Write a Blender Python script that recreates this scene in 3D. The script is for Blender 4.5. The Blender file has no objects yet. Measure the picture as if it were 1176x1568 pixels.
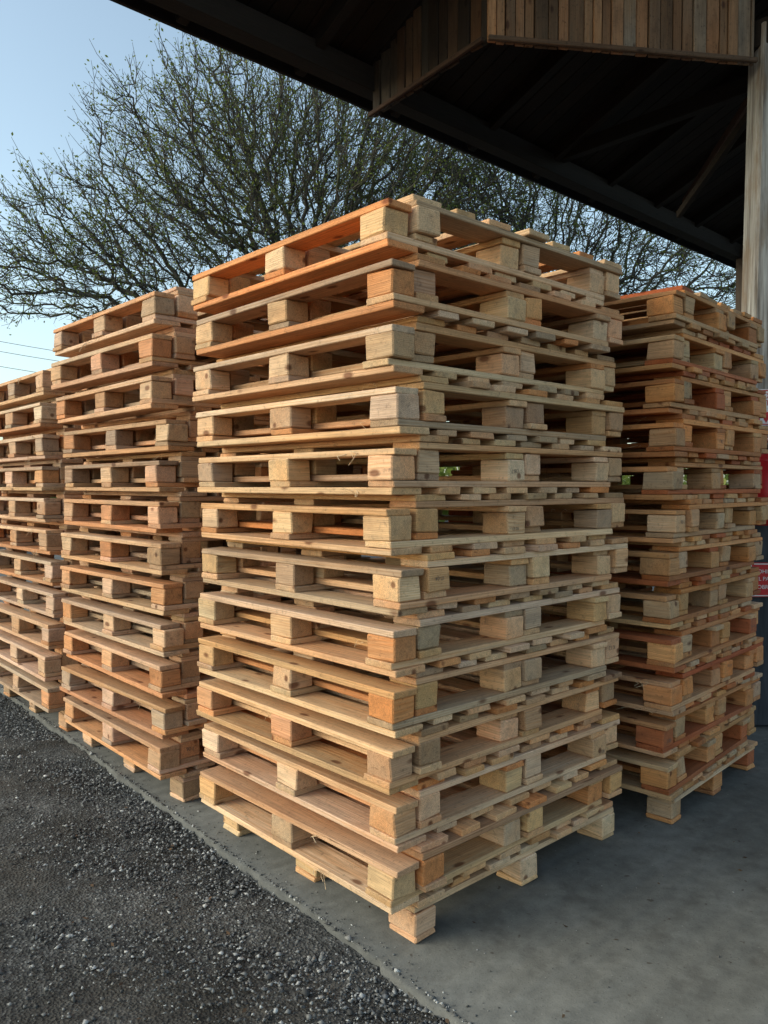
import bpy, math, random
import numpy as np
from mathutils import Vector, Matrix

rng = np.random.default_rng(11)
random.seed(7)
scene = bpy.context.scene
RAD = math.radians

# ------------------------------------------------------------------ camera frame
F = 1203.0
YAW = RAD(42.5)
VIEW = np.array([math.sin(YAW), math.cos(YAW), 0.0])
RIGHT = np.array([math.cos(YAW), -math.sin(YAW), 0.0])
CAM = np.array([-1.654, -1.762, 1.49])

def world(depth, lat, z):
    p = CAM + VIEW*depth + RIGHT*lat
    return np.array([p[0], p[1], z])

# ------------------------------------------------------------------ node helpers
def new_mat(name, rough=0.8, spec=0.3):
    m = bpy.data.materials.new(name)
    m.use_nodes = True
    nt = m.node_tree
    b = nt.nodes['Principled BSDF']
    b.inputs['Roughness'].default_value = rough
    b.inputs['Specular IOR Level'].default_value = spec
    return m, nt, b

def N(nt, typ, **kw):
    n = nt.nodes.new(typ)
    for k, v in kw.items():
        setattr(n, k, v)
    return n

def ramp(nt, fac, stops):
    r = nt.nodes.new('ShaderNodeValToRGB')
    e = r.color_ramp.elements
    while len(e) < len(stops):
        e.new(0.5)
    for el, (p, c) in zip(e, stops):
        el.position = p
        el.color = (c[0], c[1], c[2], 1) if not isinstance(c, (int, float)) else (c, c, c, 1)
    nt.links.new(fac, r.inputs[0])
    return r.outputs[0]

def mixc(nt, fac, a, b, mode='MIX'):
    n = nt.nodes.new('ShaderNodeMix')
    n.data_type = 'RGBA'
    n.blend_type = mode
    for sock, v in ((n.inputs[0], fac), (n.inputs[6], a), (n.inputs[7], b)):
        if isinstance(v, (int, float)):
            sock.default_value = v
        elif isinstance(v, tuple):
            sock.default_value = (v[0], v[1], v[2], 1)
        else:
            nt.links.new(v, sock)
    return n.outputs[2]

def bump(nt, bsdf, h, strength=0.4, dist=0.005):
    b = nt.nodes.new('ShaderNodeBump')
    b.inputs['Strength'].default_value = strength
    b.inputs['Distance'].default_value = dist
    nt.links.new(h, b.inputs['Height'])
    nt.links.new(b.outputs[0], bsdf.inputs['Normal'])

def vscale(nt, v, s):
    m = nt.nodes.new('ShaderNodeVectorMath')
    m.operation = 'MULTIPLY'
    nt.links.new(v, m.inputs[0])
    m.inputs[1].default_value = s
    return m.outputs[0]

def noise(nt, v, scale, detail=4, rough=0.6, dist=0.0):
    n = nt.nodes.new('ShaderNodeTexNoise')
    n.inputs['Scale'].default_value = scale
    n.inputs['Detail'].default_value = detail
    n.inputs['Roughness'].default_value = rough
    n.inputs['Distortion'].default_value = dist
    nt.links.new(v, n.inputs['Vector'])
    return n.outputs[0]

def math_n(nt, op, a, b=0.0, clamp=False):
    n = nt.nodes.new('ShaderNodeMath')
    n.operation = op
    n.use_clamp = clamp
    for s, v in ((n.inputs[0], a), (n.inputs[1], b)):
        if isinstance(v, (int, float)):
            s.default_value = v
        else:
            nt.links.new(v, s)
    return n.outputs[0]

# ------------------------------------------------------------------ wood material (solid 3-D grain)
def wood_material(name, dirt=0.5, ringdark=0.88, rough=0.75, warm=.5, endf=.35):
    """grain, streaks, dirt and knots all multiply the board colour"""
    m, nt, b = new_mat(name, rough, 0.25)
    g = N(nt, 'ShaderNodeAttribute', attribute_name='gco').outputs['Vector']
    ca = N(nt, 'ShaderNodeAttribute', attribute_name='bcol')
    w = nt.nodes.new('ShaderNodeTexWave')
    w.wave_type = 'RINGS'
    w.rings_direction = 'X'
    w.inputs['Scale'].default_value = 58
    w.inputs['Distortion'].default_value = 5.0
    w.inputs['Detail'].default_value = 2.5
    w.inputs['Detail Scale'].default_value = 0.35
    nt.links.new(vscale(nt, g, (0.10, 1, 1)), w.inputs['Vector'])
    rings = w.outputs[1]
    fib = noise(nt, vscale(nt, g, (6, 190, 190)), 1.0, 2, 0.6)
    streak = noise(nt, vscale(nt, g, (1.6, 34, 34)), 1.0, 3, 0.6)
    blotch = noise(nt, vscale(nt, g, (4, 11, 11)), 1.0, 5, 0.7)
    fine = noise(nt, g, 55, 3, 0.75)
    hue = noise(nt, vscale(nt, g, (1.7, 6, 6)), 1.0, 2, 0.5)
    base = ca.outputs['Color']
    base = mixc(nt, ramp(nt, hue, [(0.42, 0.0), (0.70, warm)]), base,
                mixc(nt, 1.0, base, (1.0, .74, .50), 'MULTIPLY'))
    amp = ramp(nt, streak, [(0.35, 0.25), (0.7, 1.0)])
    col = mixc(nt, math_n(nt, 'MULTIPLY', ramp(nt, rings, [(0.35, 0.0), (0.95, 1.0)]), amp), base,
               mixc(nt, 1.0, base, (ringdark, ringdark*0.86, ringdark*0.72), 'MULTIPLY'))
    col = mixc(nt, 1.0, col, ramp(nt, fib, [(0.3, 0.76), (0.65, 1.08)]), 'MULTIPLY')
    col = mixc(nt, 1.0, col, ramp(nt, streak, [(0.25, 0.78), (0.6, 1.05)]), 'MULTIPLY')
    col = mixc(nt, ramp(nt, blotch, [(0.50, 0.0), (0.78, dirt)]), col,
               mixc(nt, 1.0, col, (.36, .36, .38), 'MULTIPLY'))
    col = mixc(nt, ramp(nt, fine, [(0.57, 0.0), (0.72, dirt)]), col,
               mixc(nt, 1.0, col, (.24, .24, .25), 'MULTIPLY'))
    vo = nt.nodes.new('ShaderNodeTexVoronoi')
    vo.inputs['Scale'].default_value = 1.0
    nt.links.new(vscale(nt, g, (4.5, 10, 10)), vo.inputs['Vector'])
    kn = ramp(nt, vo.outputs['Distance'], [(0.08, 0.85), (0.15, 0.0)])
    col = mixc(nt, kn, col, mixc(nt, 1.0, col, (.26, .15, .11), 'MULTIPLY'))
    # end grain: darker with drying cracks
    endc = mixc(nt, 1.0, col, (0.76, 0.66, 0.54), 'MULTIPLY')
    col = mixc(nt, math_n(nt, 'MULTIPLY', ca.outputs['Alpha'], endf), col, endc)
    crack = ramp(nt, noise(nt, vscale(nt, g, (3, 26, 110)), 1.0, 2, .6), [(0.70, 0.0), (0.76, .75)])
    col = mixc(nt, crack, col, mixc(nt, 1.0, col, (.30, .24, .20), 'MULTIPLY'))
    nt.links.new(col, b.inputs['Base Color'])
    h = math_n(nt, 'ADD', math_n(nt, 'MULTIPLY', rings, 0.25), math_n(nt, 'ADD', fib, math_n(nt, 'MULTIPLY', fine, .6)))
    bump(nt, b, h, 0.55, 0.0028)
    return m

# ------------------------------------------------------------------ chamfered box batch
def _template():
    vid = {}
    V = []
    for c in range(8):
        for a in range(3):
            vid[(c, a)] = len(V)
            V.append((c, a))
    sgn = np.array([[1 if c & 1 else -1, 1 if c & 2 else -1, 1 if c & 4 else -1] for c in range(8)], float)
    faces = []
    for a in range(3):
        o = [x for x in range(3) if x != a]
        for s in (0, 1):
            base = s << a
            order = [(0, 0), (1, 0), (1, 1), (0, 1)]
            faces.append([vid[(base | (i << o[0]) | (j << o[1]), a)] for i, j in order])
    for e in range(3):
        a, b = [x for x in range(3) if x != e]
        for i in (0, 1):
            for j in (0, 1):
                c1 = (i << a) | (j << b)
                c2 = c1 | (1 << e)
                faces.append([vid[(c1, a)], vid[(c2, a)], vid[(c2, b)], vid[(c1, b)]])
    for c in range(8):
        faces.append([vid[(c, 0)], vid[(c, 1)], vid[(c, 2)]])
    pos = np.zeros((24, 3))
    for i, (c, a) in enumerate(V):
        for k in range(3):
            pos[i, k] = sgn[c, k]*(1.0 if k == a else 0.8)
    out = []
    for f in faces:
        p = pos[f]
        n = np.cross(p[1]-p[0], p[2]-p[0])
        if np.dot(n, p.mean(0)) < 0:
            f = f[::-1]
        out.append(f)
    return V, sgn, out
TV, TS, TF = _template()
T_SIGN = np.array([TS[c] for c, a in TV])
T_FULL = np.array([[1.0 if k == a else 0.0 for k in range(3)] for c, a in TV])
T_AX = np.array([a for c, a in TV])
T_C = np.array([c for c, a in TV])

class Boxes:
    def __init__(self):
        self.v, self.f, self.g, self.c, self.n = [], [], [], [], 0
        self.stamps = []
    def add(self, center, size, col, grain=0, bev=0.003, rot=None, wob=0.0):
        h = np.array(size, float)/2
        bev = min(bev, h.min()*0.45)
        loc = T_SIGN*(h - (1-T_FULL)*bev)
        if wob:
            loc = loc + rng.normal(0, wob, (8, 3))[T_C]
        p = loc + np.array(center) if rot is None else loc @ np.array(rot).T + np.array(center)
        order = [grain] + [k for k in range(3) if k != grain]
        g = loc[:, order] + np.array([rng.uniform(0, 60), rng.uniform(-.12, .12), rng.uniform(.03, .16)*rng.choice([-1, 1])])
        cc = np.zeros((24, 4))
        cc[:, :3] = col
        cc[:, 3] = (T_AX == grain).astype(float)
        self.v.append(p); self.g.append(g); self.c.append(cc)
        self.f += [[i+self.n for i in f] for f in TF]
        self.n += 24
    def beam(self, p0, p1, w, h, col, roll_up=(0, 0, 1), bev=0.004, wob=0):
        p0 = np.array(p0, float); p1 = np.array(p1, float)
        d = p1-p0; L = np.linalg.norm(d); d /= L
        up = np.array(roll_up, float)
        s = np.cross(up, d); s /= np.linalg.norm(s)
        u = np.cross(d, s)
        R = np.stack([d, s, u], axis=1)
        self.add((p0+p1)/2, (L, w, h), col, 0, bev, R, wob)
    def build(self, name, mat, parent=None):
        V = np.concatenate(self.v)
        me = bpy.data.meshes.new(name)
        me.from_pydata(V.tolist(), [], self.f)
        a = me.attributes.new('gco', 'FLOAT_VECTOR', 'POINT')
        a.data.foreach_set('vector', np.concatenate(self.g).astype(np.float32).ravel())
        a = me.attributes.new('bcol', 'FLOAT_COLOR', 'POINT')
        a.data.foreach_set('color', np.concatenate(self.c).astype(np.float32).ravel())
        me.materials.append(mat)
        me.update()
        ob = bpy.data.objects.new(name, me)
        scene.collection.objects.link(ob)
        if parent:
            ob.parent = parent
        return ob

def empty(name):
    e = bpy.data.objects.new(name, None)
    scene.collection.objects.link(e)
    return e

def raw_mesh(name, V, Fc, mat, parent=None, smooth=False):
    me = bpy.data.meshes.new(name)
    V = np.asarray(V, np.float32); Fc = np.asarray(Fc, np.int32)
    k = Fc.shape[1]
    me.vertices.add(len(V)); me.vertices.foreach_set('co', V.ravel())
    me.loops.add(Fc.size); me.loops.foreach_set('vertex_index', Fc.ravel())
    me.polygons.add(len(Fc))
    me.polygons.foreach_set('loop_start', np.arange(0, Fc.size, k, dtype=np.int32))
    me.polygons.foreach_set('loop_total', np.full(len(Fc), k, np.int32))
    me.update(calc_edges=True)
    me.validate()
    if smooth:
        me.polygons.foreach_set('use_smooth', np.ones(len(Fc), bool))
    me.materials.append(mat)
    ob = bpy.data.objects.new(name, me)
    scene.collection.objects.link(ob)
    if parent:
        ob.parent = parent
    return ob

# ------------------------------------------------------------------ pallets
BW, BLn = 0.100, 0.125
OFF = 0.112
PAL_MAIN = [(.78, .51, .29), (.80, .57, .36), (.74, .45, .22), (.70, .46, .27), (.72, .34, .14), (.60, .43, .28), (.78, .54, .36), (.74, .51, .29), (.50, .36, .24), (.76, .47, .27), (.82, .60, .41)]
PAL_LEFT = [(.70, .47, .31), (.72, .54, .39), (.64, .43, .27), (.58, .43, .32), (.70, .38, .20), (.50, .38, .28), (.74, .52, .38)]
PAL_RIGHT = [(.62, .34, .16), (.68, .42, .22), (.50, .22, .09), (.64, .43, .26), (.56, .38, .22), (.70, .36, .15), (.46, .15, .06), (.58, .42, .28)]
TINTS = [(1, 1, 1), (1, 1, 1), (1.03, .93, .82), (.92, .89, .85), (1.03, 1.0, .96), (1.02, .89, .80), (.90, .83, .74), (.98, .98, .98)]
INK = bpy.data.materials.new('stamp_ink'); INK.use_nodes = True
INK.node_tree.nodes['Principled BSDF'].inputs['Base Color'].default_value = (.14, .10, .075, 1)
INK.node_tree.nodes['Principled BSDF'].inputs['Roughness'].default_value = .9
STAMPS = ['HT', 'IT-04', 'DB', '138-7', 'K 12', 'HT-DB', '3 06']

def pick(pal, tint):
    c = np.array(pal[rng.integers(len(pal))])*np.array(tint)
    return np.clip(c*rng.uniform(0.78, 1.08)*(1+rng.normal(0, .02, 3)), 0.03, 0.88)

def pallet(pal, inverted, bottom=True, PW=1.2, PL=1.2):
    bx = Boxes()
    tint = TINTS[rng.integers(len(TINTS))]
    def put(cx, cy, z0, z1, sx, sy, grain, kind):
        cz = (z0+z1)/2
        if inverted:
            cz = 0.144-cz
        ang = rng.normal(0, 0.005 if kind != 'block' else .016)
        R = np.array([[math.cos(ang), -math.sin(ang), 0], [math.sin(ang), math.cos(ang), 0], [0, 0, 1]])
        bx.add((cx, cy, cz), (sx, sy, (z1-z0)-.0008), pick(pal, tint), grain, 0.0025 if kind != 'block' else 0.0045, R,
               0.0009 if kind != 'block' else 0.0018)
        return cz
    xs = [BW/2, PW/2, PW-BW/2]
    ys = [BLn/2, PL/2, PL-BLn/2]
    if bottom:
        for x in xs:
            put(x+rng.normal(0, .001), PL/2+rng.normal(0, .006), 0, .022, BW, PL, 1, 'b')
    for x in xs:
        for k, y in enumerate(ys):
            j = rng.normal(0, .006)
            sy = BLn+rng.normal(0, .005)
            cz = put(x+rng.normal(0, .0015), y+j, .022, .100, BW-abs(rng.normal(0, .003)), sy, 1 if rng.random() < .75 else 0, 'block')
            if k == 0 and rng.random() < .12:
                bx.stamps.append(('y', (x+rng.normal(0, .012), y+j-sy/2-.0032, cz+rng.normal(0, .012))))
            if not bottom:
                put(x, y+j, 0.0, .0215, BW-.002, BLn, 1, 'block')
    for y in ys:
        put(PW/2+rng.normal(0, .002), y+rng.normal(0, .004), .100, .122, PW+rng.normal(0, .003), BLn, 0, 's')
    ws = [.135, .10, .12, .12, .12, .10, .135]
    gap = (PW-sum(ws))/6
    x = 0
    for k, w in enumerate(ws):
        jj = 0.0 if k in (0, 6) else rng.normal(0, .009)
        put(x+w/2+jj, PL/2+rng.normal(0, .008), .122, .144, w-abs(rng.normal(0, .006)), PL+rng.normal(0, .007), 1, 'd')
        x += w+gap
    if bottom and rng.random() < 0.45:
        yc = rng.uniform(.15, 1.0)
        for _ in range(rng.integers(3, 8)):
            y = yc+rng.normal(0, .03)
            z = rng.choice([.012, .133])
            z = .144-z if inverted else z
            p = np.array([rng.uniform(.0, .004), y, z])
            mid = p+np.array([-rng.uniform(.006, .018), rng.uniform(-.04, .04), rng.uniform(-.01, .012)])
            q = mid+np.array([-rng.uniform(.0, .02), rng.uniform(-.04, .04), -rng.uniform(.0, .04)])
            bx.beam(p, mid, .0022, .0015, (.78, .62, .42), bev=.0003)
            bx.beam(mid, q, .0016, .0012, (.78, .62, .42), bev=.0003)
    return bx

wood_main = wood_material('pallet_wood', 0.5)
wood_left = wood_material('pallet_wood_weathered', 0.62)
wood_right = wood_material('pallet_wood_stained', 0.6, warm=.8)

def stack(x0, y0, layers, pal, mat, jit=.012, rotbase=0.0, PW=1.2, PL=1.2, stamps=True, pitch=.1885):
    par = empty('wooden_pallet_stack')
    par.location = (x0, y0, 0)
    par.scale = (1, 1, pitch/.1885)
    k = 1
    def place(bx, T):
        nonlocal k
        ob = bx.build('wooden_pallet_%d' % k, mat)
        ob.parent = par
        ob.matrix_local = T
        if stamps:
            for ax, loc in bx.stamps:
                cu = bpy.data.curves.new('ink_stamp', 'FONT'); cu.body = STAMPS[rng.integers(len(STAMPS))]
                cu.size = rng.uniform(.016, .026); cu.align_x = 'CENTER'; cu.align_y = 'CENTER'
                cu.materials.append(INK)
                t = bpy.data.objects.new('ink_stamp', cu); scene.collection.objects.link(t)
                t.parent = ob
                t.location = loc
                t.rotation_euler = (RAD(90), rng.choice([0, RAD(180)])+rng.normal(0, .06), 0)
        k += 1
    C = Matrix.Translation((PW/2, PL/2, 0))
    Ci = C.inverted()
    R0 = Matrix.Rotation(rotbase, 4, 'Z')
    place(pallet(pal, False, False, PW, PL), R0 @ Matrix.Translation((OFF, .01, 0.001)))
    dx = 0; dy = 0
    for i in range(layers):
        z = .1455+.1885*i
        dx = .6*dx+rng.normal(0, jit); dy = .6*dy+rng.normal(0, jit*1.1)
        T = Matrix.Translation((0, 0, z)) @ R0 @ Matrix.Translation((dx, dy, 0)) @ C @ Matrix.Rotation(rng.normal(0, .013), 4, 'Z') @ Ci
        place(pallet(pal, True, True, PW, PL), T)
        place(pallet(pal, False, True, PW, PL), T @ Matrix.Translation((OFF+rng.normal(0, .001), rng.normal(0, .013), .0445)))
    return par

stack(0.0, 0.0, 12, PAL_MAIN, wood_main, .013)
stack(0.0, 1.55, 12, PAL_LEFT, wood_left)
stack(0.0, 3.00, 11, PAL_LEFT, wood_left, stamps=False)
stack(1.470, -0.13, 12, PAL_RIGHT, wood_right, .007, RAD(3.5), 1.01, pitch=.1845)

# ------------------------------------------------------------------ ground
m_gr, nt, b = new_mat('gravel_ground', 0.95, 0.15)
tc = N(nt, 'ShaderNodeTexCoord').outputs['Object']
v1 = nt.nodes.new('ShaderNodeTexVoronoi'); v1.inputs['Scale'].default_value = 95
nt.links.new(tc, v1.inputs['Vector'])
n1 = noise(nt, tc, 1.6, 7, 0.65)
n2 = noise(nt, tc, 70, 4, 0.75)
n4 = noise(nt, tc, 4, 6, 0.72)
stone = ramp(nt, v1.outputs['Color'], [(0.1, (.055, .055, .053)), (0.6, (.11, .11, .106)), (0.95, (.25, .25, .24))])
dirt = ramp(nt, n2, [(0.3, (.040, .037, .032)), (0.7, (.125, .116, .103))])
mk = ramp(nt, n1, [(0.42, 0.0), (0.58, 1.0)])
c = mixc(nt, mk, stone, dirt)
c = mixc(nt, 1.0, c, ramp(nt, n4, [(0.34, .42), (0.62, 1.15)]), 'MULTIPLY')
nt.links.new(c, b.inputs['Base Color'])
bump(nt, b, math_n(nt, 'ADD', v1.outputs['Distance'], n2), 0.8, 0.010)

xs = np.concatenate([[-400, -150, -60, -25, -12], np.arange(-6, 1.01, .06), [3, 8, 20, 60, 150, 400]])
ys = np.concatenate([[-400, -150, -60, -20, -8], np.arange(-3, 9.01, .08), [14, 25, 60, 150, 400]])
X, Y = np.meshgrid(xs, ys)
Z = -0.03 + 0.007*np.sin(X*3.1+1)*np.cos(Y*2.3) + 0.006*np.sin(X*7.3+Y*5.1) + rng.normal(0, .0025, X.shape)
Z = np.where((X > .9) | (X < -6), -.035, Z)
idx = np.arange(X.size).reshape(X.shape)
Q = np.stack([idx[:-1, :-1], idx[:-1, 1:], idx[1:, 1:], idx[1:, :-1]], -1).reshape(-1, 4)
raw_mesh('gravel_ground', np.stack([X, Y, Z], -1).reshape(-1, 3), Q, m_gr, smooth=True)

def edge_x(y):
    return -.028 + .0415*y

m_sl, nt, b = new_mat('concrete_slab', 0.85, 0.25)
tc = N(nt, 'ShaderNodeTexCoord').outputs['Object']
n1 = noise(nt, tc, 1.1, 8, 0.62)
n2 = noise(nt, tc, 14, 5, 0.65)
n3 = noise(nt, tc, 130, 2, 0.6)
col = ramp(nt, n1, [(0.3, (.095, .097, .092)), (0.55, (.130, .131, .124)), (0.75, (.17, .17, .16))])
col = mixc(nt, 1.0, col, ramp(nt, n2, [(0.3, 0.72), (0.7, 1.14)]), 'MULTIPLY')
col = mixc(nt, ramp(nt, noise(nt, tc, 3.7, 6, .7), [(0.55, 0.0), (0.66, .55)]), col, (.065, .062, .057))
col = mixc(nt, ramp(nt, n3, [(0.60, 0.0), (0.72, 0.6)]), col, (.05, .05, .048))
# small brown stains and pale grit
col = mixc(nt, ramp(nt, noise(nt, tc, 21, 2, .5), [(0.70, 0.0), (0.74, .7)]), col, (.045, .036, .028))
col = mixc(nt, ramp(nt, noise(nt, tc, 75, 2, .5), [(0.70, 0.0), (0.75, .5)]), col, (.26, .26, .245))
nt.links.new(col, b.inputs['Base Color'])
bump(nt, b, math_n(nt, 'ADD', n2, math_n(nt, 'MULTIPLY', n3, 0.4)), 0.4, 0.007)
yy = np.concatenate([[-12], np.arange(-2, 8.01, .03), [16]])
ex = edge_x(yy) + np.where((yy > -2) & (yy < 8), rng.normal(0, .004, len(yy)) + .007*np.sin(yy*5.3)+.005*np.sin(yy*17)+.004*np.sin(yy*41), 0)
top = np.stack([ex, yy, np.zeros_like(yy)], -1)
lip = np.stack([ex-.008, yy, np.zeros_like(yy)-.008], -1)
bot = np.stack([ex-.012, yy, np.zeros_like(yy)-.09], -1)
far = np.stack([np.full_like(yy, 15.), yy, np.zeros_like(yy)], -1)
farb = np.stack([np.full_like(yy, 15.), yy, np.zeros_like(yy)-.09], -1)
n = len(yy)
V = np.concatenate([bot, lip, top, far, farb])
Q = []
for r in range(4):
    for i in range(n-1):
        a = r*n+i
        Q.append([a, a+n, a+n+1, a+1][::-1])
raw_mesh('concrete_slab', V, Q, m_sl)

def pebble_mesh(name, cnt, gen, mat, smin, smax):
    t = np.array([[1, 0, 0], [-1, 0, 0], [0, 1, 0], [0, -1, 0], [0, 0, 1], [0, 0, -1]], float)
    tf = np.array([[0, 2, 4], [2, 1, 4], [1, 3, 4], [3, 0, 4], [2, 0, 5], [1, 2, 5], [3, 1, 5], [0, 3, 5]])
    P = gen(cnt)
    cnt = len(P)
    s = rng.uniform(smin, smax, (cnt, 1, 1))*np.exp(rng.normal(0, .3, (cnt, 1, 1)))
    ang = rng.uniform(0, 6.28, cnt)
    c, sn = np.cos(ang), np.sin(ang)
    sh = rng.uniform(.6, 1.3, (cnt, 1, 3))*np.array([1, 1, .65])
    v = t[None]*sh*(1+rng.normal(0, .22, (cnt, 6, 3))) + rng.normal(0, .15, (cnt, 6, 3))
    x = v[..., 0]*c[:, None]-v[..., 1]*sn[:, None]
    y = v[..., 0]*sn[:, None]+v[..., 1]*c[:, None]
    v = np.stack([x, y, v[..., 2]], -1)*s + P[:, None, :]
    f = tf[None]+(np.arange(cnt)*6)[:, None, None]
    return raw_mesh(name, v.reshape(-1, 3), f.reshape(-1, 3), mat)

m_pb, nt, b = new_mat('pebbles', 0.9, 0.2)
gi = N(nt, 'ShaderNodeNewGeometry').outputs['Random Per Island']
nt.links.new(ramp(nt, gi, [(0.0, (.045, .045, .045)), (0.5, (.12, .12, .118)), (0.85, (.24, .24, .235)), (1.0, (.48, .48, .47))]), b.inputs['Base Color'])

def gen_gravel(c):
    y = rng.uniform(-2.2, 6.5, c*3)
    d = rng.exponential(.75, c*3)
    x = edge_x(y)-.012-d+.018
    keep = (np.sin(x*2.7+1.3)+np.sin(y*2.1+x)+rng.normal(0, .7, c*3) > -.1) | (d < .25)
    keep &= x > -4
    x, y = x[keep][:c], y[keep][:c]
    z = np.where(x > edge_x(y)-.004, .001, -.026+rng.uniform(-.004, .004, len(x)))
    return np.stack([x, y, z], -1)
pebble_mesh('gravel_stones', 46000, gen_gravel, m_pb, .0022, .0072)

def gen_slab(c):
    y = rng.uniform(-1.5, 6, c)
    x = edge_x(y)+np.where(rng.random(c) < .6, rng.exponential(.04, c), rng.uniform(0, 3.5, c))
    return np.stack([x, y, np.full(c, .002)], -1)
pebble_mesh('slab_debris', 2000, gen_slab, m_pb, .0012, .0036)

m_lf, nt, b = new_mat('dead_leaves', 0.8, 0.2)
gi = N(nt, 'ShaderNodeNewGeometry').outputs['Random Per Island']
nt.links.new(ramp(nt, gi, [(0.0, (.05, .032, .022)), (1.0, (.15, .09, .05))]), b.inputs['Base Color'])
cnt = 340
P = np.stack([rng.uniform(-2.2, 3, cnt), rng.uniform(-1.2, 5, cnt), np.zeros(cnt)], -1)
P[:, 2] = np.where(P[:, 0] > edge_x(P[:, 1]), .004, -.018)
a = rng.uniform(0, 6.28, cnt)
s = rng.uniform(.004, .012, cnt)
dx = np.stack([np.cos(a)*s, np.sin(a)*s, rng.normal(0, .003, cnt)], -1)
dy = np.stack([-np.sin(a)*s*.5, np.cos(a)*s*.5, rng.normal(0, .003, cnt)], -1)
V = np.stack([P-dx, P-dy, P+dx, P+dy], 1).reshape(-1, 3)
V[:, 2] = np.maximum(V[:, 2], np.repeat(P[:, 2]-.001, 4))
raw_mesh('dead_leaves', V, np.arange(cnt*4).reshape(-1, 4), m_lf)

# ------------------------------------------------------------------ trees (space colonisation)
m_bark, nt, b = new_mat('tree_bark', 0.95, 0.1)
tc = N(nt, 'ShaderNodeTexCoord').outputs['Object']
nt.links.new(ramp(nt, noise(nt, tc, 2.0, 5, .7), [(0.35, (.055, .050, .042)), (0.52, (.105, .095, .078)), (0.66, (.11, .135, .05))]), b.inputs['Base Color'])
m_leaf, nt, b = new_mat('tree_leaves', 0.8, 0.2)
gi = N(nt, 'ShaderNodeNewGeometry').outputs['Random Per Island']
nt.links.new(ramp(nt, gi, [(0.0, (.06, .080, .020)), (0.6, (.14, .18, .040)), (1.0, (.25, .27, .08))]), b.inputs['Base Color'])
tl = nt.nodes.new('ShaderNodeBsdfTranslucent'); tl.inputs[0].default_value = (.22, .28, .05, 1)
ms = nt.nodes.new('ShaderNodeMixShader'); ms.inputs[0].default_value = .35
out = nt.nodes['Material Output']
nt.links.new(b.outputs[0], ms.inputs[1]); nt.links.new(tl.outputs[0], ms.inputs[2]); nt.links.new(ms.outputs[0], out.inputs[0])

def tubes(P0, P1, R0, R1, k=3):
    D = P1-P0
    D = D/(np.linalg.norm(D, axis=1, keepdims=True)+1e-9)
    ref = np.where(np.abs(D[:, 2:3]) > .9, np.array([[1., 0, 0]]), np.array([[0, 0, 1.]]))
    S = np.cross(D, ref); S /= np.linalg.norm(S, axis=1, keepdims=True)+1e-9
    U = np.cross(D, S)
    a = np.arange(k)*2*np.pi/k
    c, s = np.cos(a)[None, :, None], np.sin(a)[None, :, None]
    ring = S[:, None]*c+U[:, None]*s
    A = P0[:, None]+ring*R0[:, None, None]
    B = P1[:, None]+ring*R1[:, None, None]
    V = np.concatenate([A, B], 1).reshape(-1, 3)
    base = (np.arange(len(P0))*2*k)[:, None, None]
    i = np.arange(k)
    f = np.stack([i, (i+1) % k, (i+1) % k+k, i+k], -1)[None]
    return V, (f+base).reshape(-1, 4)

def unit(v):
    return v/(np.linalg.norm(v, axis=-1, keepdims=True)+1e-9)

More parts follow.
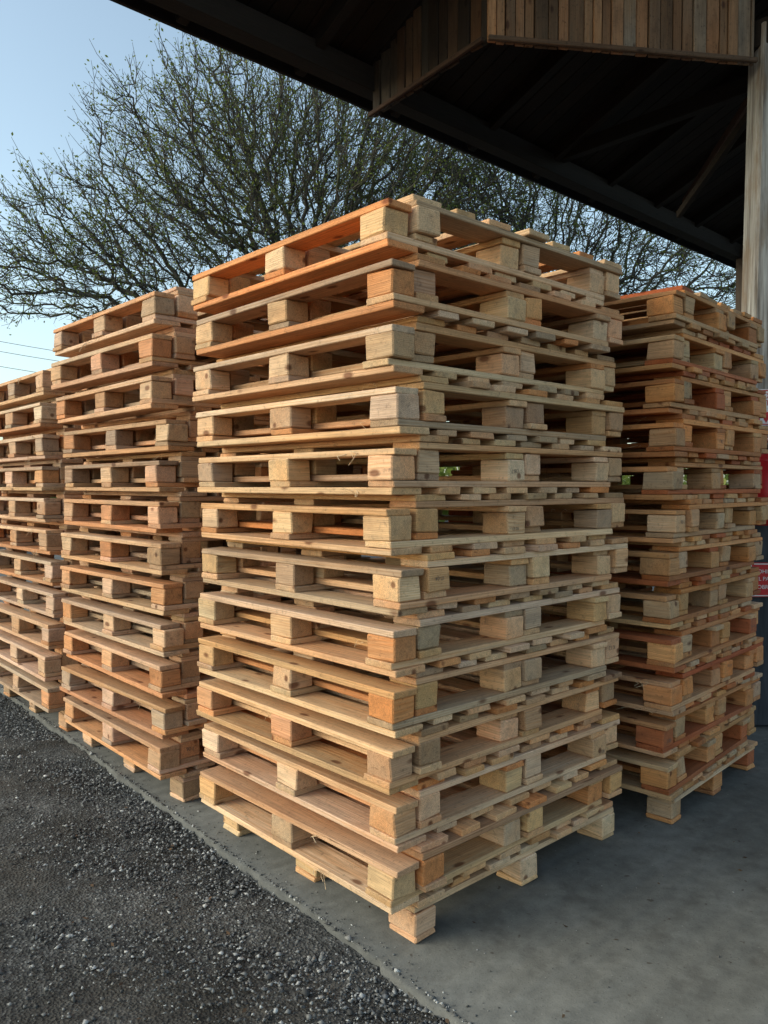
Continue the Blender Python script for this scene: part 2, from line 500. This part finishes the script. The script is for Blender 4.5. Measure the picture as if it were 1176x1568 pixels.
def make_tree(base, ells, natt, trunk_h, leaf_n, extra=.9, droop=0.0):
    par = empty('bare_tree')
    att = []
    tot = sum(e[3]*e[4]*e[5] for e in ells)
    for (d, lat, z, rl, rd, rz) in ells:
        nn = int(natt*rl*rd*rz/tot)
        u = unit(rng.normal(size=(nn, 3)))*(rng.uniform(0, 1, (nn, 1))**(1/2.4))
        u *= 1+.15*np.sin(u[:, :1]*7+d)*np.cos(u[:, 2:3]*6+lat)
        c = world(d, lat, z)
        att.append(c + RIGHT*u[:, :1]*rl + VIEW*u[:, 1:2]*rd + np.array([0, 0, 1])*u[:, 2:3]*rz)
    A = np.concatenate(att)
    pts = [np.array(base, float)]; par_i = [-1]
    h = 0
    while h < trunk_h:
        h += .25
        pts.append(pts[-1]+np.array([rng.normal(0, .03), rng.normal(0, .03), .25])); par_i.append(len(pts)-2)
    P = np.array(pts)
    near = np.full(len(A), np.inf); ni = np.zeros(len(A), int)
    def upd(newP, off):
        nonlocal near, ni
        d = np.linalg.norm(A[:, None]-newP[None], axis=2)
        j = d.argmin(1); dm = d[np.arange(len(A)), j]
        m = dm < near
        near[m] = dm[m]; ni[m] = j[m]+off
    upd(P, 0)
    for it in range(170):
        act = near < (9 if it < 25 else 3.0)
        if not act.any():
            break
        dirs = unit(A[act]-P[ni[act]])
        ids, inv = np.unique(ni[act], return_inverse=True)
        acc = np.zeros((len(ids), 3))
        np.add.at(acc, inv, dirs)
        acc = unit(unit(acc)+rng.normal(0, .28, acc.shape))
        newP = P[ids]+acc*.16
        off = len(P)
        P = np.concatenate([P, newP]); par_i += ids.tolist()
        upd(newP, off)
        k = near > .22
        A = A[k]; near = near[k]; ni = ni[k]
        if len(A) < 5 or len(P) > 15000:
            break
    par_i = np.array(par_i)
    e = 2.15
    acc = np.zeros(len(P))
    for i in range(len(P)-1, 0, -1):
        if acc[i] == 0:
            acc[i] = .0080**e
        acc[par_i[i]] += acc[i]
    R = acc**(1/e)
    i = np.arange(1, len(P))
    V, Fc = tubes(P[par_i[i]], P[i], np.minimum(R[par_i[i]], R[i]*1.3), R[i], 5)
    raw_mesh('trunk_and_limbs', V, Fc, m_bark, par, True)
    cen = P[P[:, 2] > 3].mean(0)
    sel = np.where(R < .03)[0]
    S0 = np.concatenate([sel, sel[rng.random(len(sel)) < extra]])
    p = P[S0]
    out = unit(p-cen)
    pd = unit(P[S0]-P[par_i[S0]])
    d = unit(pd*.6+out*.55+rng.normal(0, .42, p.shape)+np.array([0, 0, .45-droop]))
    seg0, seg1, r0, r1 = [], [], [], []
    L = rng.uniform(.08, .25, (len(p), 1))
    for k in range(3):
        q = p+d*L
        seg0.append(p); seg1.append(q)
        r0.append(np.full(len(p), .0072-.0015*k)); r1.append(np.full(len(p), .0057-.0015*k))
        if k < 2:
            sd = unit(d+rng.normal(0, .55, d.shape)+np.array([0, 0, .15]))
            l2 = rng.uniform(.08, .24, (len(p), 1))
            a = p+(q-p)*rng.uniform(.2, 1, (len(p), 1))
            seg0.append(a); seg1.append(a+sd*l2)
            r0.append(np.full(len(p), .0048)); r1.append(np.full(len(p), .0026))
        p = q
        d = unit(d+rng.normal(0, .17, d.shape)+np.array([0, 0, .14-droop]))
    s0, s1 = np.concatenate(seg0), np.concatenate(seg1)
    V, Fc = tubes(s0, s1, np.concatenate(r0), np.concatenate(r1), 3)
    raw_mesh('twigs', V, Fc, m_bark, par)
    w = np.sin(s1[:, 0]*1.7+1)+np.sin(s1[:, 1]*1.9)+np.sin(s1[:, 2]*2.3+s1[:, 0])+rng.normal(0, .8, len(s1)) - np.linalg.norm((s1-cen)/np.array([2.6, 2.6, 1.7]), axis=1)*1.2
    ordr = np.argsort(-w)[:leaf_n]
    c = s1[ordr]+rng.normal(0, .05, (len(ordr), 3))
    a = unit(rng.normal(size=c.shape)); bb = unit(np.cross(a, rng.normal(size=c.shape)))
    s = rng.uniform(.014, .032, (len(c), 1))
    V = np.stack([c-a*s, c-bb*s*.55, c+a*s, c+bb*s*.55], 1).reshape(-1, 3)
    raw_mesh('foliage', V, np.arange(len(V)).reshape(-1, 4), m_leaf, par)
    return par

D1 = 13.0
make_tree(world(D1, -1.5, -.05), [
    (D1, -1.9, 6.5, 2.7, 2.3, 1.8),
    (D1, -.2, 6.1, 2.6, 2.3, 2.0),
    (D1-.3, -4.1, 5.25, 2.0, 1.8, 1.2),
    (D1-.5, -5.5, 4.75, 1.5, 1.2, .65)], 6400, 3.0, 34000, .75)
D2 = 14.5
make_tree(world(D2, 3.2, -.05), [
    (D2, 2.2, 6.1, 2.7, 2.3, 2.0),
    (D2, 4.6, 5.2, 2.3, 1.9, 1.4)], 3200, 2.6, 22000, .5, droop=.25)

def distant_mass(name, pts, cnt):
    c = []
    for (x, y, z, r) in pts:
        u = unit(rng.normal(size=(cnt, 3)))*rng.uniform(.2, 1, (cnt, 1))**.5
        c.append(np.array([x, y, z])+u*np.array([r*1.4, r*1.4, z*1.05]))
    c = np.concatenate(c); c[:, 2] = np.abs(c[:, 2])
    a = unit(rng.normal(size=c.shape)); bb = unit(np.cross(a, rng.normal(size=c.shape)))
    s = rng.uniform(.08, .22, (len(c), 1))
    V = np.stack([c-a*s, c-bb*s*.6, c+a*s, c+bb*s*.6], 1).reshape(-1, 3)
    raw_mesh(name, V, np.arange(len(V)).reshape(-1, 4), m_leaf)
pts = []
for k in range(34):
    t = k/33
    az = RAD(-10 + 110*t)
    dd = 34+6*math.sin(k*1.7)
    pts.append((CAM[0]+math.sin(az)*dd, CAM[1]+math.cos(az)*dd, rng.uniform(.9, 1.5), rng.uniform(1.6, 2.4)))
distant_mass('distant_trees', pts, 1100)

# ------------------------------------------------------------------ shed
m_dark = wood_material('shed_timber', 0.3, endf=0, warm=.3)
m_plank = wood_material('shed_plank_wood', 0.75, 0.9, warm=.6, endf=0)
shed = empty('open_timber_shed')
EY, EZ, SL = 2.40, 4.26, 0.42
YN = -3.6
def roofz(y):
    return EZ+(EY-y)*SL
m_roof, nt, b = new_mat('roof_sheet', 0.9, 0.1)
tc = N(nt, 'ShaderNodeTexCoord').outputs['Object']
nt.links.new(ramp(nt, noise(nt, tc, 2, 5, .6), [(0.3, (.010, .008, .007)), (0.7, (.022, .017, .014))]), b.inputs['Base Color'])
xr = np.arange(-.30, 14.01, .038)
yr = np.array([EY+.12, 1.2, 0, -1.5, -3, YN-.1])
Xr, Yr = np.meshgrid(xr, yr)
Zr = EZ+(EY-Yr)*SL+.14+.012*np.sin(Xr*2*np.pi/.15)
idx = np.arange(Xr.size).reshape(Xr.shape)
Q = np.stack([idx[:-1, :-1], idx[1:, :-1], idx[1:, 1:], idx[:-1, 1:]], -1).reshape(-1, 4)
raw_mesh('roof_sheeting', np.stack([Xr, Yr, Zr], -1).reshape(-1, 3), Q, m_roof, shed, True)
fr = Boxes()
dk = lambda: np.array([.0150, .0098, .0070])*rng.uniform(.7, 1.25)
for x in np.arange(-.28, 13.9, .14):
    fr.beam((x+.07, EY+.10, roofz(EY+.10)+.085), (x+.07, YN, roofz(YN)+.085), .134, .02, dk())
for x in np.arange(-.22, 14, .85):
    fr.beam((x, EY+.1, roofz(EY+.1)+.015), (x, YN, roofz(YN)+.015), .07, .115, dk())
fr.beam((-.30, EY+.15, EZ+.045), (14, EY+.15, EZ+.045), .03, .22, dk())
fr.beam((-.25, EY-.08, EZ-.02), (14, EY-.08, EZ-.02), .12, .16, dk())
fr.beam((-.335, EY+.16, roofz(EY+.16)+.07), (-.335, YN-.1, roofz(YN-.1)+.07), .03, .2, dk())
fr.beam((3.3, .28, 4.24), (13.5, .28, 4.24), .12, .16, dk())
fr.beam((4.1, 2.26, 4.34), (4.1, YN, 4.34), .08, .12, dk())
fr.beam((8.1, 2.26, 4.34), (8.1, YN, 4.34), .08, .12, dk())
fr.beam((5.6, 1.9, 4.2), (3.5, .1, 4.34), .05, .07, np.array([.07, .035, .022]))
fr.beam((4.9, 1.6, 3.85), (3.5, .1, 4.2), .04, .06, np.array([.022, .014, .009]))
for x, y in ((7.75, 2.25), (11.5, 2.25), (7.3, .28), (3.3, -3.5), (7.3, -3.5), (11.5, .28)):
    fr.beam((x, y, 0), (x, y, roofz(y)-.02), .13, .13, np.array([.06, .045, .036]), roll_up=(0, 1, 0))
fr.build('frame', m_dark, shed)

C0 = np.array([1.95, 2.28]); C1 = np.array([1.90, 1.24]); PP = np.array([3.28, .30])
ZB = 4.05
ZC = 3.99
pk = Boxes()
PC = [(.26, .14, .075), (.33, .185, .10), (.19, .115, .07), (.22, .165, .12), (.38, .19, .09), (.14, .085, .05), (.26, .20, .15), (.40, .26, .16), (.30, .16, .085)]
def clad(a, bq, z0, z1, shade=1.0):
    d = bq-a; L = np.linalg.norm(d); d = d/L
    ang = math.atan2(d[1], d[0])
    s = 0
    while s < L-.02:
        w = min(rng.uniform(.05, .10), L-s)
        c = a+d*(s+w/2)
        t = (s+w/2)/L
        zb = z0+(z1-z0)*t+rng.normal(0, .003)
        zt = roofz(c[1])+.02
        if zt-zb < .04:
            zt = zb+.05
        R = np.array([[math.cos(ang), -math.sin(ang), 0], [math.sin(ang), math.cos(ang), 0], [0, 0, 1]])
        off = rng.uniform(0, .012)
        nrm = np.array([-d[1], d[0]])
        pk.add((c[0]+nrm[0]*off, c[1]+nrm[1]*off, (zb+zt)/2), (w-rng.uniform(.004, .009), .02, zt-zb), np.array(PC[rng.integers(len(PC))])*rng.uniform(.7, 1.25)*shade, 2, .002, R, .001)
        s += w
clad(C0, C1, ZC, ZB, .22)  # barely lit side: its shade is put into the plank colour
clad(C1, PP, ZB, ZB, 1.0)
clad(np.array([3.42, .2]), np.array([4.9, -.9]), ZB, ZB)
pk.build('plank_cladding', m_plank, shed)
tr = Boxes()
def trim(a, b2, z0, z1, o, c):
    d = unit(b2-a); nrm = np.array([d[1], -d[0]])
    if np.dot(nrm, CAM[:2]-a) < 0:
        nrm = -nrm
    a2 = a+nrm*o; b3 = b2+nrm*o
    tr.beam((a2[0], a2[1], z0+.008), (b3[0], b3[1], z1+.008), .025, .028, c)
trim(C0, C1, ZC, ZB, .034, (.06, .033, .021))  # trim colour darkened too, for the shade on this side
trim(C1, PP, ZB, ZB, .034, (.12, .075, .048))
tr.build('cladding_trim', m_plank, shed)

m_post, nt, b = new_mat('weathered_white_paint', 0.8, 0.2)
tc = N(nt, 'ShaderNodeTexCoord').outputs['Object']
st = noise(nt, vscale(nt, tc, (30, 30, 1.6)), 1.0, 5, .65)
bl = noise(nt, vscale(nt, tc, (6, 6, 2.0)), 1.0, 5, .65)
c = ramp(nt, st, [(0.35, (.12, .10, .085)), (0.5, (.28, .265, .25)), (0.7, (.44, .43, .41))])
c = mixc(nt, ramp(nt, bl, [(0.48, 0.0), (0.64, .85)]), c, (.20, .145, .10))
nt.links.new(c, b.inputs['Base Color'])
bump(nt, b, st, .6, .008)
m_post2, nt, b = new_mat('post_dark_blue_grey', 0.7, 0.3)  # darker blue-grey for the lower part of the post
tc = N(nt, 'ShaderNodeTexCoord').outputs['Object']
nt.links.new(ramp(nt, noise(nt, vscale(nt, tc, (20, 20, 3)), 1, 5, .65), [(.35, (.022, .025, .032)), (.7, (.06, .066, .078))]), b.inputs['Base Color'])
def plerp(z):
    return world(4.92, 2.32+.065*z/4.45, z)
post = Boxes()
post.beam(plerp(1.36), plerp(4.3), .20, .20, (.5, .5, .5), roll_up=(.68, .73, 0), bev=.015)
post.build('white_post', m_post, shed)
post = Boxes()
post.beam(plerp(0), plerp(1.358), .204, .204, (.5, .5, .5), roll_up=(.68, .73, 0), bev=.015)
post.build('post_dark_base', m_post2, shed)

# ------------------------------------------------------------------ signs and extinguisher on the post
def flat(name, rough, col):
    m, nt, b = new_mat(name, rough, .4)
    tc = N(nt, 'ShaderNodeTexCoord').outputs['Object']
    nt.links.new(mixc(nt, 1.0, col, ramp(nt, noise(nt, tc, 25, 4, .6), [(.3, .82), (.7, 1.05)]), 'MULTIPLY'), b.inputs['Base Color'])
    return m
m_red = flat('red_paint', .45, (.55, .018, .022))
m_white = flat('white_paint', .5, (.74, .74, .74))
m_black = flat('black_rubber', .6, (.02, .02, .02))
face_rot = Matrix(((RIGHT[0], 0, -VIEW[0]), (RIGHT[1], 0, -VIEW[1]), (RIGHT[2], 1, 0))).to_4x4()
def sign(name, lat, z, w, h, base, ink, lines):
    par = empty(name)
    o = world(4.79, lat, z)
    par.matrix_world = Matrix.Translation(o) @ face_rot
    bpy.ops.mesh.primitive_cube_add(size=1)
    pl = bpy.context.object; pl.name = 'panel'; pl.scale = (w, h, .006)
    bm = pl.modifiers.new('b', 'BEVEL'); bm.width = .002
    pl.data.materials.append(base); pl.parent = par
    for (dx, dy, sx, sy) in ((0, h/2-.008, w-.01, .006), (0, -h/2+.008, w-.01, .006), (-w/2+.008, 0, .006, h-.022), (w/2-.008, 0, .006, h-.022)):
        bpy.ops.mesh.primitive_cube_add(size=1)
        q = bpy.context.object; q.name = 'border'; q.scale = (sx, sy, .002); q.location = (dx, dy, .0045)
        q.data.materials.append(ink); q.parent = par
    for k, (txt, yy_, sz) in enumerate(lines):
        cu = bpy.data.curves.new('lettering', 'FONT'); cu.body = txt; cu.size = sz; cu.align_x = 'CENTER'; cu.extrude = .0006
        t = bpy.data.objects.new('lettering_%d' % k, cu); scene.collection.objects.link(t)
        t.location = (0, yy_, .0045); t.parent = par; cu.materials.append(ink)
    return par
sg = sign('extinguisher_arrow_sign', 2.360, 1.97, .18, .22, m_white, m_red, [('EXTIN', .055, .045), ('TOR', .012, .045)])
bpy.ops.mesh.primitive_cone_add(vertices=3, radius1=.045, depth=.002, end_fill_type='NGON')
q = bpy.context.object; q.name = 'arrow'; q.data.materials.append(m_red)
q.parent = sg; q.location = (-.04, -.05, .0055); q.rotation_euler = (0, 0, RAD(180))
sign('prohibition_sign', 2.335, .92, .20, .21, m_red, m_white, [('PROHIBIDO', .04, .034), ('EL PASO', -.005, .034), ('OBRAS', -.055, .034)])
sign('instruction_sign', 2.34, 1.755, .16, .07, m_red, m_white, [('FUEGO', -.012, .035)])
ext = empty('fire_extinguisher')
ext.location = world(4.70, 2.285, 1.45).tolist()
def part(fn, name, mat, loc, **kw):
    fn(location=(0, 0, 0), **kw)
    o = bpy.context.object; o.name = name; o.parent = ext; o.location = loc
    o.data.materials.append(mat)
    for p_ in o.data.polygons: p_.use_smooth = True
    return o
part(bpy.ops.mesh.primitive_cylinder_add, 'body', m_red, (0, 0, 0), radius=.082, depth=.38, vertices=32, end_fill_type='TRIFAN')
o = part(bpy.ops.mesh.primitive_uv_sphere_add, 'shoulder', m_red, (0, 0, .19), radius=.082, segments=32, ring_count=16); o.scale = (1, 1, .6)
part(bpy.ops.mesh.primitive_cylinder_add, 'neck', m_black, (0, 0, .25), radius=.02, depth=.07, vertices=16)
o = part(bpy.ops.mesh.primitive_cube_add, 'handle', m_black, (-.03, 0, .29), size=1); o.scale = (.12, .02, .015)
o = part(bpy.ops.mesh.primitive_cube_add, 'lever', m_red, (-.03, 0, .32), size=1); o.scale = (.12, .02, .01); o.rotation_euler = (0, .25, 0)
part(bpy.ops.mesh.primitive_cylinder_add, 'label', m_white, (0, 0, -.08), radius=.0835, depth=.06, vertices=32)
o = part(bpy.ops.mesh.primitive_torus_add, 'hose', m_black, (.03, -.03, .10), major_radius=.08, minor_radius=.010); o.rotation_euler = (RAD(90), 0, RAD(-40))
o = part(bpy.ops.mesh.primitive_cube_add, 'wall_bracket', m_black, (VIEW[0]*.06, VIEW[1]*.06, .12), size=1); o.scale = (.08, .08, .03)

# ------------------------------------------------------------------ left background
m_or, nt, b = new_mat('orange_container_paint', .6, .3)
tc = N(nt, 'ShaderNodeTexCoord').outputs['Object']
nt.links.new(ramp(nt, noise(nt, tc, 3, 5, .6), [(.3, (.35, .09, .03)), (.7, (.52, .16, .05))]), b.inputs['Base Color'])
ct = Boxes()
cpos = world(24, -12.6, 0)
yaw_c = RAD(20)
ax = np.array([math.cos(yaw_c), math.sin(yaw_c), 0]); ay = np.array([-ax[1], ax[0], 0])
Rz = np.stack([ax, ay, [0, 0, 1]], 1)
ct.add(cpos+np.array([0, 0, 1.25]), (5.9, 2.3, 2.3), (.4, .1, .03), 0, .02, Rz)
for k in range(28):
    s = -2.9+k*.21
    for sd in (-1, 1):
        ct.add(cpos+ax*s+ay*sd*1.17+np.array([0, 0, 1.25]), (.1, .05, 2.2), (.4, .1, .03), 2, .012, Rz)
for sx in (-2.95, 2.95):
    for sd in (-1, 1):
        ct.add(cpos+ax*sx+ay*sd*1.16+np.array([0, 0, 1.25]), (.16, .16, 2.5), (.4, .1, .03), 2, .01, Rz)
for zz in (.06, 2.44):
    for sd in (-1, 1):
        ct.add(cpos+ay*sd*1.16+np.array([0, 0, zz]), (5.8, .14, .12), (.4, .1, .03), 0, .01, Rz)
ct.build('shipping_container', m_or)

m_pole, nt, b = new_mat('pole_wood', .9, .1); b.inputs['Base Color'].default_value = (.09, .07, .055, 1)
ul = empty('utility_line')
pa = world(30, -19, 0); pb = world(42, 6, 0)
Vs, Fs, o_ = [], [], 0
for base in (pa, pb):
    V, f = tubes(np.array([base]), np.array([base+np.array([0, 0, 8.2])]), np.array([.14]), np.array([.10]), 10)
    Vs.append(V); Fs.append(f+o_); o_ += len(V)
raw_mesh('poles', np.concatenate(Vs), np.concatenate(Fs), m_pole, ul)
Vs, Fs, o_ = [], [], 0
for dz in (7.9, 7.5, 6.9):
    t = np.linspace(0, 1, 40)[:, None]
    path = pa*(1-t)+pb*t+np.array([0, 0, 1])*(dz-1.2*4*t*(1-t))
    V, f = tubes(path[:-1], path[1:], np.full(39, .010), np.full(39, .010), 4)
    Vs.append(V); Fs.append(f+o_); o_ += len(V)
raw_mesh('wires', np.concatenate(Vs), np.concatenate(Fs), m_pole, ul)

# ------------------------------------------------------------------ light
w = bpy.data.worlds.new('World'); scene.world = w; w.use_nodes = True
nt = w.node_tree
bg = nt.nodes['Background']
sky = nt.nodes.new('ShaderNodeTexSky')
sky.sky_type = 'NISHITA'; sky.sun_disc = False
EL, AZ = RAD(25), RAD(300)
sky.sun_elevation = EL; sky.sun_rotation = AZ
sky.air_density = 1.0; sky.dust_density = 2.0; sky.ozone_density = 1.0
hs = nt.nodes.new('ShaderNodeHueSaturation'); hs.inputs['Saturation'].default_value = .78
nt.links.new(sky.outputs[0], hs.inputs['Color'])
nt.links.new(mixc(nt, 1.0, hs.outputs[0], (.97, 1.06, 1.0), 'MULTIPLY'), bg.inputs[0]); bg.inputs[1].default_value = 0.27
sd = Vector((math.sin(AZ)*math.cos(EL), math.cos(AZ)*math.cos(EL), math.sin(EL)))
sl = bpy.data.lights.new('sun', 'SUN'); sl.energy = 0.8; sl.angle = RAD(40); sl.color = (1, .86, .72)
so = bpy.data.objects.new('sun', sl); scene.collection.objects.link(so)
so.rotation_euler = (-sd).to_track_quat('-Z', 'Y').to_euler()

# ------------------------------------------------------------------ camera
cd = bpy.data.cameras.new('camera')
co = bpy.data.objects.new('camera', cd); scene.collection.objects.link(co)
co.location = CAM.tolist()
pitch = math.atan(39/F)
co.rotation_euler = (RAD(90)-pitch, 0, -YAW)
cd.sensor_fit = 'VERTICAL'; cd.sensor_height = 24; cd.lens = 24*F/1568
cd.clip_start = .05; cd.clip_end = 1500
scene.camera = co
scene.view_settings.view_transform = 'Standard'
scene.view_settings.look = 'None'
scene.view_settings.exposure = 0
